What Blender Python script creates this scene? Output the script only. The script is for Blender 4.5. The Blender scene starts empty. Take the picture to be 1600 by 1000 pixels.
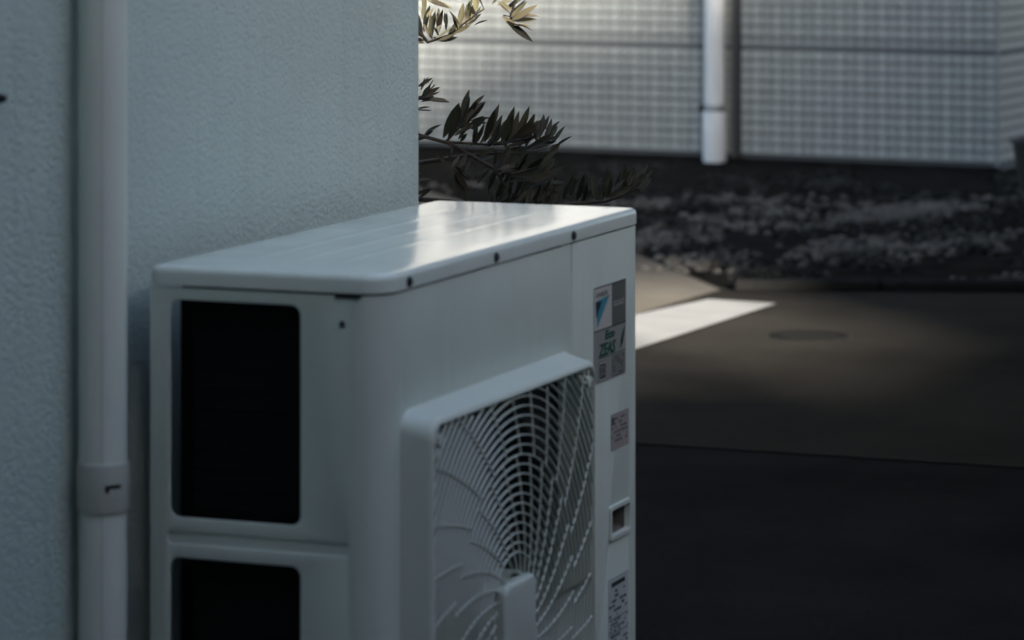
import bpy, bmesh, math, random
import numpy as np
from mathutils import Vector, Matrix
random.seed(7)
rng = np.random.default_rng(7)
R = math.radians
scene = bpy.context.scene
C = scene.collection

# ------------------------------------------------------------------ camera, world, sun, exposure
YAW = R(21.308)                       # the unit's long side runs along +X, the camera looks 21 degrees left of it
cam_d = bpy.data.cameras.new('camera')
cam = bpy.data.objects.new('camera', cam_d); C.objects.link(cam)
cam.location = (-3.8718, -1.6796, 1.5585)
cam.rotation_euler = (R(90), 0, YAW - R(90))
cam_d.sensor_width = 36.0
cam_d.lens = 5369.9 / 1600 * 36
cam_d.shift_y = -690.8 / 1600         # shift lens: verticals stay parallel
cam_d.clip_start = 0.1; cam_d.clip_end = 900
cam_d.dof.use_dof = True
cam_d.dof.focus_distance = 6.1
cam_d.dof.aperture_fstop = 6.0
cam_d.dof.aperture_blades = 9
scene.camera = cam

SUN_EL, SUN_AZ = R(23), R(225)        # sun high behind the camera's right shoulder
world = bpy.data.worlds.new('World'); scene.world = world
world.use_nodes = True
wn = world.node_tree.nodes; wl = world.node_tree.links
wn.clear()
sky = wn.new('ShaderNodeTexSky'); sky.sky_type = 'NISHITA'; sky.sun_disc = False
sky.sun_elevation = SUN_EL; sky.sun_rotation = SUN_AZ
sky.air_density = 1.0; sky.dust_density = 2.5; sky.ozone_density = 1.0
bg = wn.new('ShaderNodeBackground'); bg.inputs['Strength'].default_value = 0.10
wo = wn.new('ShaderNodeOutputWorld')
wl.new(sky.outputs[0], bg.inputs[0]); wl.new(bg.outputs[0], wo.inputs[0])
sun_d = bpy.data.lights.new('sun', 'SUN'); sun_d.energy = 5.0; sun_d.angle = R(5.0)
sun_d.color = (1.0, 0.93, 0.84)
sun = bpy.data.objects.new('sun', sun_d); C.objects.link(sun)
sdir = Vector((math.sin(SUN_AZ) * math.cos(SUN_EL), math.cos(SUN_AZ) * math.cos(SUN_EL), math.sin(SUN_EL)))
sun.rotation_euler = sdir.to_track_quat('Z', 'Y').to_euler()
sun.location = (-6, -8, 12)
vs = scene.view_settings
vs.view_transform = 'Standard'; vs.look = 'None'; vs.gamma = 1.0; vs.use_curve_mapping = False
vs.exposure = 2.3
scene.cycles.max_bounces = 8
scene.cycles.use_denoising = True

# ------------------------------------------------------------------ helpers
def link(o, parent=None):
    C.objects.link(o)
    if parent is not None:
        o.parent = parent
        r = parent
        while r.parent: r = r.parent
        # children are modelled in world coordinates
        o.matrix_parent_inverse = Matrix.Translation(-Vector(r.location)) if parent is r else Matrix.Identity(4)
    return o

def empty(name, loc):
    o = bpy.data.objects.new(name, None); C.objects.link(o); o.location = loc; o.empty_display_size = .1
    return o

def tag(o, label=None, cat=None, group=None, kind=None):
    if label: o['label'] = label
    if cat: o['category'] = cat
    if group: o['group'] = group
    if kind: o['kind'] = kind
    return o

def smooth(me, ang=35):
    for p in me.polygons: p.use_smooth = True
    try: me.set_sharp_from_angle(angle=R(ang))
    except Exception: pass

def raw(name, verts, faces, mat, parent=None, ang=35):
    me = bpy.data.meshes.new(name)
    me.from_pydata([tuple(v) for v in verts], [], faces); me.validate(); me.update()
    for m in (mat if isinstance(mat, (list, tuple)) else [mat]): me.materials.append(m)
    if ang: smooth(me, ang)
    return link(bpy.data.objects.new(name, me), parent)

def bm_obj(name, bm, mat, parent=None, ang=35):
    bmesh.ops.recalc_face_normals(bm, faces=bm.faces)
    me = bpy.data.meshes.new(name); bm.to_mesh(me); bm.free()
    for m in (mat if isinstance(mat, (list, tuple)) else [mat]): me.materials.append(m)
    if ang: smooth(me, ang)
    return link(bpy.data.objects.new(name, me), parent)

def add_box(bm, lo, hi, bev=0.0, seg=2):
    lo = Vector(lo); hi = Vector(hi)
    r = bmesh.ops.create_cube(bm, size=1.0)
    vv = r['verts']
    for v in vv:
        v.co = Vector(((v.co.x + .5) * (hi.x - lo.x) + lo.x, (v.co.y + .5) * (hi.y - lo.y) + lo.y, (v.co.z + .5) * (hi.z - lo.z) + lo.z))
    if bev > 0:
        ee = list({e for v in vv for e in v.link_edges})
        bmesh.ops.bevel(bm, geom=ee, offset=bev, segments=seg, affect='EDGES', profile=.5)

def box(name, lo, hi, mat, parent=None, bev=0.0, seg=2):
    bm = bmesh.new(); add_box(bm, lo, hi, bev, seg)
    return bm_obj(name, bm, mat, parent)

def rrect(x0, x1, y0, y1, r, n=6):
    """closed rounded rectangle, counter-clockwise; r: one radius or four (x0y0, x1y0, x1y1, x0y1)"""
    rr = [r] * 4 if not isinstance(r, (list, tuple)) else r
    cs = [(x0 + rr[0], y0 + rr[0], 180, rr[0]), (x1 - rr[1], y0 + rr[1], 270, rr[1]), (x1 - rr[2], y1 - rr[2], 0, rr[2]), (x0 + rr[3], y1 - rr[3], 90, rr[3])]
    out = []
    for cx, cy, a, q in cs:
        for i in range(n + 1):
            t = R(a + 90 * i / n); out.append((cx + q * math.cos(t), cy + q * math.sin(t)))
    return out

def loft(name, loops, mat, parent=None, cap0=False, cap1=False, closed=False, ang=35):
    n = len(loops[0]); V = [p for l in loops for p in l]; F = []
    m = len(loops)
    for k in range(m if closed else m - 1):
        a = k * n; b = ((k + 1) % m) * n
        for i in range(n):
            j = (i + 1) % n
            F.append((a + i, a + j, b + j, b + i))
    if cap0: F.append(tuple(reversed(range(n))))
    if cap1: F.append(tuple(range((m - 1) * n, m * n)))
    o = raw(name, V, F, mat, parent, None)
    bm = bmesh.new(); bm.from_mesh(o.data); bmesh.ops.recalc_face_normals(bm, faces=bm.faces); bm.to_mesh(o.data); bm.free()
    smooth(o.data, ang)
    return o

def plate(name, outer, holes, thick, mapf, mat, parent=None, bev=0.0):
    """flat sheet with holes: 2-D outline filled, given a thickness and an edge bevel, then mapped to 3-D"""
    cu = bpy.data.curves.new('sheet', 'CURVE'); cu.dimensions = '2D'; cu.fill_mode = 'BOTH'
    cu.extrude = max(thick / 2 - bev, 1e-5); cu.bevel_depth = bev; cu.bevel_resolution = 2; cu.offset = -bev
    for pts in [outer] + list(holes):
        sp = cu.splines.new('POLY'); sp.points.add(len(pts) - 1)
        for p, q in zip(sp.points, pts): p.co = (q[0], q[1], 0, 1)
        sp.use_cyclic_u = True
    t = bpy.data.objects.new('sheet', cu); C.objects.link(t)
    dg = bpy.context.evaluated_depsgraph_get()
    me = bpy.data.meshes.new_from_object(t.evaluated_get(dg))
    bpy.data.objects.remove(t); bpy.data.curves.remove(cu)
    for v in me.vertices: v.co = Vector(mapf(v.co.x, v.co.y, v.co.z))
    bm = bmesh.new(); bm.from_mesh(me)
    bmesh.ops.remove_doubles(bm, verts=bm.verts, dist=1e-5)
    bmesh.ops.recalc_face_normals(bm, faces=bm.faces); bm.to_mesh(me); bm.free()
    me.name = name; me.materials.clear(); me.materials.append(mat); smooth(me, 30)
    return link(bpy.data.objects.new(name, me), parent)

def text_mesh(name, s, size, mapf, mat, parent, shear=0.0, depth=.0003, sx=1.0, bold=0.0):
    cu = bpy.data.curves.new('txt', 'FONT'); cu.body = s; cu.size = size; cu.extrude = depth; cu.shear = shear; cu.offset = bold
    cu.resolution_u = 3
    t = bpy.data.objects.new('txt', cu); C.objects.link(t)
    dg = bpy.context.evaluated_depsgraph_get()
    me = bpy.data.meshes.new_from_object(t.evaluated_get(dg))
    bpy.data.objects.remove(t); bpy.data.curves.remove(cu)
    for v in me.vertices: v.co = Vector(mapf(v.co.x * sx, v.co.y, v.co.z))
    me.materials.clear(); me.materials.append(mat); me.name = name
    return link(bpy.data.objects.new(name, me), parent)

def tube(bm, pts, rads, seg=8, caps=True):
    pts = [Vector(p) for p in pts]; prev = None; rings = []
    for i, p in enumerate(pts):
        d = (pts[min(i + 1, len(pts) - 1)] - pts[max(i - 1, 0)]).normalized()
        a = d.orthogonal().normalized() if prev is None else (prev - d * prev.dot(d)).normalized()
        prev = a; b = d.cross(a)
        r = rads[i] if isinstance(rads, (list, tuple)) else rads
        rings.append([bm.verts.new(p + a * (r * math.cos(2 * math.pi * k / seg)) + b * (r * math.sin(2 * math.pi * k / seg))) for k in range(seg)])
    for u, v in zip(rings, rings[1:]):
        for k in range(seg): bm.faces.new((u[k], u[(k + 1) % seg], v[(k + 1) % seg], v[k]))
    if caps:
        bm.faces.new(list(reversed(rings[0]))); bm.faces.new(rings[-1])

# ------------------------------------------------------------------ materials
def mat(name, col, rough=.6, spec=.5, metal=0.0, var=0.0, vscale=8.0, bump=0.0, bscale=80.0, bdist=.002, col2=None, rvar=0.0, coat=0.0):
    m = bpy.data.materials.new(name); m.use_nodes = True
    nt = m.node_tree; N = nt.nodes; L = nt.links
    p = N['Principled BSDF']
    p.inputs['Base Color'].default_value = (*col, 1); p.inputs['Roughness'].default_value = rough
    p.inputs['Metallic'].default_value = metal; p.inputs['Specular IOR Level'].default_value = spec
    p.inputs['Coat Weight'].default_value = coat; p.inputs['Coat Roughness'].default_value = .05
    tc = N.new('ShaderNodeTexCoord')
    if var > 0 or col2 or rvar > 0:
        nz = N.new('ShaderNodeTexNoise'); nz.inputs['Scale'].default_value = vscale; nz.inputs['Detail'].default_value = 6; nz.inputs['Roughness'].default_value = .6
        L.new(tc.outputs['Object'], nz.inputs['Vector'])
        if var > 0 or col2:
            mx = N.new('ShaderNodeMix'); mx.data_type = 'RGBA'
            mx.inputs[6].default_value = (*[c * (1 - var) for c in col], 1)
            mx.inputs[7].default_value = (*(col2 or [min(1, c * (1 + var)) for c in col]), 1)
            mr = N.new('ShaderNodeMapRange'); mr.inputs[1].default_value = .3; mr.inputs[2].default_value = .7
            L.new(nz.outputs['Fac'], mr.inputs[0]); L.new(mr.outputs[0], mx.inputs[0]); L.new(mx.outputs[2], p.inputs['Base Color'])
        if rvar > 0:
            rr = N.new('ShaderNodeMapRange'); rr.inputs[1].default_value = .3; rr.inputs[2].default_value = .7
            rr.inputs[3].default_value = max(0, rough - rvar); rr.inputs[4].default_value = rough + rvar
            L.new(nz.outputs['Fac'], rr.inputs[0]); L.new(rr.outputs[0], p.inputs['Roughness'])
    if bump > 0:
        b = N.new('ShaderNodeBump'); b.inputs['Strength'].default_value = bump; b.inputs['Distance'].default_value = bdist
        n2 = N.new('ShaderNodeTexNoise'); n2.inputs['Scale'].default_value = bscale; n2.inputs['Detail'].default_value = 5; n2.inputs['Roughness'].default_value = .65
        L.new(tc.outputs['Object'], n2.inputs['Vector']); L.new(n2.outputs['Fac'], b.inputs['Height']); L.new(b.outputs[0], p.inputs['Normal'])
    return m

M = {}
M['stucco'] = mat('stucco', (.64, .75, .70), .88, .2, var=.08, col2=(.665, .79, .745), vscale=1.7, bump=1.0, bscale=170, bdist=.0065)
M['white_paint'] = mat('white_paint', (.61, .69, .63), .5, .5, var=.045, vscale=7, rvar=.05, bump=.05, bscale=260, bdist=.0006)
def streaks(m, amt):
    nt = m.node_tree; N = nt.nodes; L = nt.links; p = N['Principled BSDF']
    tc = N.new('ShaderNodeTexCoord'); mp = N.new('ShaderNodeMapping'); mp.inputs['Scale'].default_value = (38, 38, 1.3)
    nz = N.new('ShaderNodeTexNoise'); nz.inputs['Scale'].default_value = 1.0; nz.inputs['Detail'].default_value = 4
    n2 = N.new('ShaderNodeTexNoise'); n2.inputs['Scale'].default_value = 3.0
    L.new(tc.outputs['Object'], mp.inputs[0]); L.new(mp.outputs[0], nz.inputs['Vector']); L.new(tc.outputs['Object'], n2.inputs['Vector'])
    mr = N.new('ShaderNodeMapRange'); mr.inputs[1].default_value = .50; mr.inputs[2].default_value = .75; mr.inputs[4].default_value = amt
    mu = N.new('ShaderNodeMath'); mu.operation = 'MULTIPLY'
    L.new(nz.outputs['Fac'], mr.inputs[0]); L.new(mr.outputs[0], mu.inputs[0]); L.new(n2.outputs['Fac'], mu.inputs[1])
    mx = N.new('ShaderNodeMix'); mx.data_type = 'RGBA'; mx.inputs[7].default_value = (.20, .19, .15, 1)
    src = p.inputs['Base Color'].links[0].from_socket
    L.new(src, mx.inputs[6]); L.new(mu.outputs[0], mx.inputs[0]); L.new(mx.outputs[2], p.inputs['Base Color'])
streaks(M['white_paint'], .11)
streaks(M['stucco'], .16)
M['lid_paint'] = mat('lid_paint', (.66, .73, .67), .19, .5, var=.03, vscale=9, rvar=.03, bump=.02, bscale=22, bdist=.0008)
M['guard_plastic'] = mat('guard_plastic', (.60, .66, .60), .38, .5, var=.03, vscale=9)
M['black_plastic'] = mat('black_plastic', (.012, .013, .013), .6, .3)
M['fan_grey'] = mat('fan_grey', (.022, .023, .023), .5, .4)
M['coil'] = mat('coil', (.009, .0095, .0095), .7, .1, bump=.3, bscale=120)
M['steel'] = mat('steel', (.24, .25, .25), .45, .5, metal=.7)
M['pvc'] = mat('pvc', (.70, .76, .70), .42, .5, var=.03, vscale=6)
M['pvc_joint'] = mat('pvc_joint', (.46, .485, .44), .45, .5)
M['sealant'] = mat('sealant', (.035, .038, .038), .8, .2)
M['downpipe'] = mat('downpipe', (.56, .575, .57), .4, .5, var=.03)
M['tile_light'] = mat('tile_light', (.30,.312,.295), .35, .5, var=.05, vscale=6)
M['tile_mid'] = mat('tile_mid', (.262,.274,.258), .35, .5, var=.06, vscale=6)
M['tile_dark'] = mat('tile_dark', (.22,.23,.22), .4, .5, var=.06, vscale=6)
M['grout'] = mat('grout', (.085, .09, .09), .9, .2)
M['wall_paint'] = mat('wall_paint', (.29, .285, .27), .7, .3)
M['cup_grey'] = mat('cup_grey', (.16, .155, .15), .6, .3)
M['label_white'] = mat('label_white', (.52, .52, .49), .35, .5)
M['label_grey'] = mat('label_grey', (.13, .135, .13), .35, .5)
M['label_silver'] = mat('label_silver', (.30, .305, .29), .35, .5)
M['label_pink'] = mat('label_pink', (.36, .33, .32), .4, .5)
M['label_blue'] = mat('label_blue', (.50, .55, .55), .4, .5)
M['print_dark'] = mat('print_dark', (.02, .03, .035), .5, .3)
M['print_grey'] = mat('print_grey', (.10, .11, .11), .5, .3)
M['print_navy'] = mat('print_navy', (.008, .02, .06), .5, .3)
M['print_cyan'] = mat('print_cyan', (.05, .26, .33), .5, .3)
M['print_green'] = mat('print_green', (.008, .085, .062), .5, .3)
M['bark'] = mat('bark', (.045, .036, .028), .85, .2, var=.3, vscale=40, bump=.5, bscale=120)
M['iron'] = mat('iron', (.012, .012, .0115), .85, 0, bump=.2, bscale=60)
M['kerb'] = mat('kerb_concrete', (.016, .016, .015), .85, 0, var=.25, vscale=7, bump=.4, bscale=60)
M['soil'] = mat('soil', (.0125, .012, .0105), .95, 0, var=.4, vscale=6, bump=.8, bscale=30, bdist=.02)
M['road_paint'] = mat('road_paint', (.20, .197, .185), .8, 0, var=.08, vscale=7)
M['blocker'] = mat('blocker_dark', (.065, .065, .06), .8, .2, var=.15, vscale=1.5)  # plain dark surface of the added light blockers

def ground_mat(name, c1, c2, sc, rough=.85, grain=260):
    m = bpy.data.materials.new(name); m.use_nodes = True
    nt = m.node_tree; N = nt.nodes; L = nt.links; p = N['Principled BSDF']
    tc = N.new('ShaderNodeTexCoord')
    a = N.new('ShaderNodeTexNoise'); a.inputs['Scale'].default_value = sc; a.inputs['Detail'].default_value = 8; a.inputs['Roughness'].default_value = .65
    g = N.new('ShaderNodeTexVoronoi'); g.inputs['Scale'].default_value = grain
    L.new(tc.outputs['Object'], a.inputs['Vector']); L.new(tc.outputs['Object'], g.inputs['Vector'])
    ad = N.new('ShaderNodeMath'); ad.operation = 'MULTIPLY_ADD'; ad.inputs[1].default_value = .35; 
    L.new(g.outputs['Color'], ad.inputs[0]); L.new(a.outputs['Fac'], ad.inputs[2])
    mr = N.new('ShaderNodeMapRange'); mr.inputs[1].default_value = .4; mr.inputs[2].default_value = .95
    L.new(ad.outputs[0], mr.inputs[0])
    mx = N.new('ShaderNodeMix'); mx.data_type = 'RGBA'; mx.inputs[6].default_value = (*c1, 1); mx.inputs[7].default_value = (*c2, 1)
    L.new(mr.outputs[0], mx.inputs[0]); L.new(mx.outputs[2], p.inputs['Base Color'])
    p.inputs['Roughness'].default_value = rough; p.inputs['Specular IOR Level'].default_value = 0
    b = N.new('ShaderNodeBump'); b.inputs['Strength'].default_value = .7; b.inputs['Distance'].default_value = .004
    L.new(g.outputs['Distance'], b.inputs['Height']); L.new(b.outputs[0], p.inputs['Normal'])
    return m
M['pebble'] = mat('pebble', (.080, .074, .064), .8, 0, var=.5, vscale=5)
M['asphalt'] = ground_mat('asphalt', (.0085, .0088, .0086), (.0200, .0200, .0192), 1.6)
M['worn_asphalt'] = ground_mat('worn_asphalt', (.0160, .0150, .0130), (.034, .0312, .0266), 1.1)
M['concrete'] = ground_mat('concrete', (.080, .071, .057), (.128, .115, .093), 1.4)

def leaf_mat(name, front, back, rough=.42, trans=.12):
    m = bpy.data.materials.new(name); m.use_nodes = True
    nt = m.node_tree; N = nt.nodes; L = nt.links; p = N['Principled BSDF']
    oi = N.new('ShaderNodeObjectInfo'); geo = N.new('ShaderNodeNewGeometry')
    mx = N.new('ShaderNodeMix'); mx.data_type = 'RGBA'; mx.inputs[6].default_value = (*front, 1); mx.inputs[7].default_value = (*back, 1)
    L.new(geo.outputs['Backfacing'], mx.inputs[0])
    hs = N.new('ShaderNodeHueSaturation'); L.new(mx.outputs[2], hs.inputs['Color'])
    mr = N.new('ShaderNodeMapRange'); mr.inputs[3].default_value = .6; mr.inputs[4].default_value = 1.45
    L.new(oi.outputs['Random'], mr.inputs[0]); L.new(mr.outputs[0], hs.inputs['Value'])
    m2 = N.new('ShaderNodeMapRange'); m2.inputs[3].default_value = .47; m2.inputs[4].default_value = .52
    L.new(oi.outputs['Random'], m2.inputs[0]); L.new(m2.outputs[0], hs.inputs['Hue'])
    L.new(hs.outputs[0], p.inputs['Base Color']); p.inputs['Roughness'].default_value = rough; p.inputs['Specular IOR Level'].default_value = .25
    tr = N.new('ShaderNodeBsdfTranslucent'); L.new(hs.outputs[0], tr.inputs['Color'])
    ms = N.new('ShaderNodeMixShader'); ms.inputs[0].default_value = trans
    out = N['Material Output']; L.new(p.outputs[0], ms.inputs[1]); L.new(tr.outputs[0], ms.inputs[2]); L.new(ms.outputs[0], out.inputs[0])
    return m
M['leaf'] = leaf_mat('leaf_green', (.022, .022, .013), (.040, .036, .025), .6)
M['leaf_old'] = leaf_mat('leaf_old', (.034, .027, .018), (.052, .042, .030), .6)
M['leaf_sunlit'] = leaf_mat('leaf_sunlit', (.22, .195, .115), (.33, .295, .20))  # sunlit brightness of the upper leaves put into their colour
M['cover_leaf'] = leaf_mat('cover_leaf', (.014, .015, .012), (.02, .02, .017), .85, .03)

# ------------------------------------------------------------------ setting: ground
def sheet(name, pts, z, m, kind='structure'):
    o = raw(name, [(x, y, z) for x, y in pts], [tuple(range(len(pts)))], m, None, None)
    tag(o, kind=kind); return o

ground = sheet('ground', [(-120, -120), (160, -120), (160, 120), (-120, 120)], 0.0, M['asphalt'])
road = sheet('road', [(5.06, -30), (40, -30), (40, 40), (5.06, 40)], 0.004, M['worn_asphalt'])
path = sheet('path', [(8.47, 2.29), (9.53, 3.0), (12.2, 5.2), (13.9, 6.1), (13.9, 14), (6.2, 14), (6.2, 3.6), (7.62, 2.36)], 0.008, M['concrete'])
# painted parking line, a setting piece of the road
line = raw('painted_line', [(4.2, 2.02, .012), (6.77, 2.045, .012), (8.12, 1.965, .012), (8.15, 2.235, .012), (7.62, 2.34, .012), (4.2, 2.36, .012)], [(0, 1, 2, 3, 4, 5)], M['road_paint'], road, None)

# drain cover in the asphalt
dc = empty('drain_cover', (7.36, 1.62, 0.004)); tag(dc, 'small round dark iron cover set in the asphalt beyond the painted white line', 'drain cover')
loops = [[(7.36 + r * math.cos(2 * math.pi * i / 28), 1.62 + r * math.sin(2 * math.pi * i / 28), z) for i in range(28)] for r, z in ((.135, .0045), (.13, .008), (.115, .008), (.112, .006))]
loft('rim', loops, M['iron'], dc, ang=20)
bm = bmesh.new()
bmesh.ops.create_cone(bm, cap_ends=True, segments=28, radius1=.110, radius2=.108, depth=.004, matrix=Matrix.Translation((7.36, 1.62, .0065)))
for i in range(-3, 4):
    w = math.sqrt(max(.0, .095 ** 2 - (i * .026) ** 2))
    add_box(bm, (7.36 + i * .026 - .005, 1.62 - w, .008), (7.36 + i * .026 + .005, 1.62 + w, .0105))
bm_obj('lid', bm, M['iron'], dc, 20)

# planting bed, its kerb and the ground cover
bed_front = [(13.95, 6.05), (12.25, 5.15), (9.55, 2.98), (8.52, 2.26), (8.72, 1.74), (9.15, .45), (9.6, -1.2), (10.0, -3.2)]
bed = sheet('planting_bed', bed_front + [(24, -3.2), (24, 2.3), (14.0, 2.52), (14.25, 6.05)], .012, M['soil'])
kerb = empty('kerb', (8.6, 2.0, 0)); kerb['kind'] = 'structure'
for a, b in zip(bed_front[3:-1], bed_front[4:]):
    a = Vector((*a, 0)); b = Vector((*b, 0)); d = (b - a); n = max(1, round(d.length / .6)); u = d.normalized(); w = Vector((-u.y, u.x, 0))
    for k in range(n):
        p = a + d * (k / n) + u * .004; q = a + d * ((k + 1) / n) - u * .004
        bm = bmesh.new(); bmesh.ops.create_cube(bm, size=1)
        L_ = (q - p).length; mid = (p + q) / 2
        h = .045 + random.uniform(-.004, .004)
        for v in bm.verts: v.co = mid + u * (v.co.x * L_) + w * (v.co.y * .11) + Vector((0, 0, (v.co.z + .5) * h))
        bmesh.ops.bevel(bm, geom=list(bm.edges), offset=.009, segments=1, affect='EDGES')
        bm_obj('kerb_stone', bm, M['kerb'], kerb, 30)

def pt_in(poly, x, y):
    c = False; n = len(poly)
    for i in range(n):
        x1, y1 = poly[i]; x2, y2 = poly[(i + 1) % n]
        if (y1 > y) != (y2 > y) and x < (x2 - x1) * (y - y1) / (y2 - y1) + x1: c = not c
    return c
bed_poly = bed_front + [(16, -3.2), (16, 2.30), (13.75, 2.42), (14.05, 6.05)]
# low dark creeping cover and pale stones lying between it in drifts
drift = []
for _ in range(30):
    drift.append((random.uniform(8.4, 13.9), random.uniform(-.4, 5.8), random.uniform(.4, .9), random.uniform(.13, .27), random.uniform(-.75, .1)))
VV, FF = [], []
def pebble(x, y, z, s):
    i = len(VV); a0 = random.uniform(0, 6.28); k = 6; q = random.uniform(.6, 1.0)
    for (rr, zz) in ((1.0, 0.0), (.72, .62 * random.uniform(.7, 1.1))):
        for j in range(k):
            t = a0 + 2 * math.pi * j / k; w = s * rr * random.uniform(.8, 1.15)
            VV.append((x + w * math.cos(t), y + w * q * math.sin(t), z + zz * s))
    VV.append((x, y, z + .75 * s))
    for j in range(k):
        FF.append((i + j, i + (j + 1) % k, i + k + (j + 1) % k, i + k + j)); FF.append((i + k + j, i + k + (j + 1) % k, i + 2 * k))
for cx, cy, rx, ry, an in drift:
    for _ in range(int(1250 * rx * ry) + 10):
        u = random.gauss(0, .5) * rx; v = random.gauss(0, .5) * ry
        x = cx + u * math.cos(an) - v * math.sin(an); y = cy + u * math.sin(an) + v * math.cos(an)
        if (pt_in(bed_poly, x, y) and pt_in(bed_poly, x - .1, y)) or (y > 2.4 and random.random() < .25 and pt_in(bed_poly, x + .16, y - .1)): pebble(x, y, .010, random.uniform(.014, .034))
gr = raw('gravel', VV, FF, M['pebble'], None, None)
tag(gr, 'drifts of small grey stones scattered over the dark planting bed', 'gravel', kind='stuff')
VV, FF = [], []
for _ in range(260):
    x = random.uniform(8.6, 14.2); y = random.uniform(-.3, 6.0)
    if not pt_in(bed_poly, x, y) or not pt_in(bed_poly, x - .25, y) or (x > 13.5 and y > 2.3): continue
    r = random.uniform(.08, .2); h = random.uniform(.02, .07)
    for _k in range(int(40 + 900 * r * r)):
        th = random.uniform(0, 6.28); k = math.sqrt(random.random())
        c = Vector((x + r * k * math.cos(th), y + r * k * math.sin(th), .014 + h * (1 - k * k) * random.uniform(.4, 1)))
        nrm = Vector((random.uniform(-.7, .7), random.uniform(-.7, .7), 1)).normalized()
        a = Matrix.Rotation(random.uniform(0, 6.28), 3, nrm) @ nrm.orthogonal().normalized(); q = nrm.cross(a)
        s = random.uniform(.012, .024); t = s * .5; i = len(VV)
        VV += [c - a * s, c - q * t + nrm * .004, c + a * s, c + q * t + nrm * .004]; FF.append((i, i + 1, i + 2, i + 3))
gc = raw('ground_cover', VV, FF, M['cover_leaf'], None, None)
tag(gc, 'low dark creeping plants covering the bed below the tiled wall', 'ground cover', kind='stuff')

# dark planter at the right end of the bed
pl = empty('planter', (12.72, 1.98, .012)); tag(pl, 'black round planter tub standing in the bed below the tiled corner', 'planter')
def lathe(name, prof, cx, cy, m, parent, n=32, cap0=False, cap1=False, ang=35):
    return loft(name, [[(cx + r * math.cos(2 * math.pi * i / n), cy + r * math.sin(2 * math.pi * i / n), z) for i in range(n)] for r, z in prof], m, parent, cap0, cap1, ang=ang)
lathe('tub', [(.13, .010), (.15, .10), (.175, .27), (.160, .27), (.150, .22), (.01, .215)], 12.72, 1.98, M['black_plastic'], pl, cap0=True, cap1=True)
lathe('rim', [(.176, .262), (.190, .266), (.190, .282), (.176, .286), (.158, .284), (.158, .268)], 12.72, 1.98, M['black_plastic'], pl)

# ------------------------------------------------------------------ the house on the left
WY = .373
house = empty('house', (-2.5, 3.4, 0)); tag(house, 'pale stucco house wall on the left behind the air conditioner', 'house')
bm = bmesh.new()
hv = rrect(-9.0, 1.003, WY, 7.5, .010, 3)
H = 6.3
lo = [bm.verts.new((x, y, -.05)) for x, y in hv]; hi = [bm.verts.new((x, y, H)) for x, y in hv]
for i in range(len(hv)): bm.faces.new((lo[i], lo[(i + 1) % len(hv)], hi[(i + 1) % len(hv)], hi[i]))
bm.faces.new(hi)
bm_obj('wall', bm, M['stucco'], house, 30)
box('roof', (-9.25, WY - .12, H + .002), (1.14, 7.75, H + .14), M['steel'], house, .01)

# ------------------------------------------------------------------ unseen blocks added to shade the passage and shape the sunlit patch
nb = empty('shade_blocks', (0, -5, 0)); tag(nb, 'dark stepped blocks out of frame to the right, added to shade the air conditioner', 'house')
for x0, x1, h, dep in ((-6.6, -3.6, 8.2, 1.4), (-3.6, -2.26, 6.2, .25), (-2.26, -.75, 3.36, 3), (-.75, 1.2, 3.1, 3), (1.2, 3.25, 2.62, 3)):  # added blocks; roof steps shaped to shade the unit and pass the sun beyond
    box('wall', (x0 + .001, -3 - dep, -.05), (x1 - .001, -3, h), M['blocker'], nb)
tb = empty('sun_edge_blocks', (8, -6, 0)); tag(tb, 'tall dark stepped blocks out of frame to the right, added to bound the sunlit areas', 'light blocker')
for x0, x1, h in ((3.27, 5.75, 6.10), (5.75, 6.35, 5.72), (6.35, 6.9, 5.36)): box('wall', (x0, -12, -.05), (x1 - .002, -3, h), M['blocker'], tb)  # added blocks; stepped tops set the sun's edge on the tiled wall
box('wall', (6.902, -12, -.05), (12.4, -3, 8.6), M['blocker'], tb)
cp = empty('sky_blocker', (7, -1.4, 0)); tag(cp, 'flat dark roof on slim posts above the frame, added to keep skylight off the ground', 'sky_blocker')
box('roof', (2.7, -1.5, 2.60), (12.0, 1.1, 2.70), M['blocker'], cp, .02)  # unseen roof added to block skylight and darken the ground
for x in (3.2, 7.4, 11.6):
    box('post', (x, -1.46, 0), (x + .09, -1.36, 2.598), M['steel'], cp, .008)
gb = empty('rear_blocker', (-12, 0, 0)); tag(gb, 'tall dark wall behind the viewer, added to keep skylight off the side panel', 'rear_blocker')
box('wall', (-14, -2.98, -.05), (-6.61, .36, 10.0), M['blocker'], gb)  # unseen wall added to darken the passage and the unit's side

# ------------------------------------------------------------------ tiled building in the background
ORG = Vector((13.905, 2.507, 0)); UL = Vector((.0889, .9960, 0)); NF = Vector((-.9960, .0889, 0)); UR = Vector((.9960, -.0889, 0)); NR = Vector((-.0889, -.9960, 0))
bld = empty('tiled_building', (15.5, 5.5, 0)); tag(bld, 'white tiled building with a downpipe across the yard behind the air conditioner', 'building')
BACK = .013
P0 = ORG - NF * BACK - NR * BACK
bm = bmesh.new()
cor = [P0, P0 + UL * 12, P0 + UL * 12 + UR * 9, P0 + UR * 9]
lo = [bm.verts.new(p + Vector((0, 0, -.05))) for p in cor]; hi = [bm.verts.new(p + Vector((0, 0, 1.32))) for p in cor]
for i in range(4): bm.faces.new((lo[i], lo[(i + 1) % 4], hi[(i + 1) % 4], hi[i]))
bm_obj('wall', bm, M['grout'], bld, None)
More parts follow.
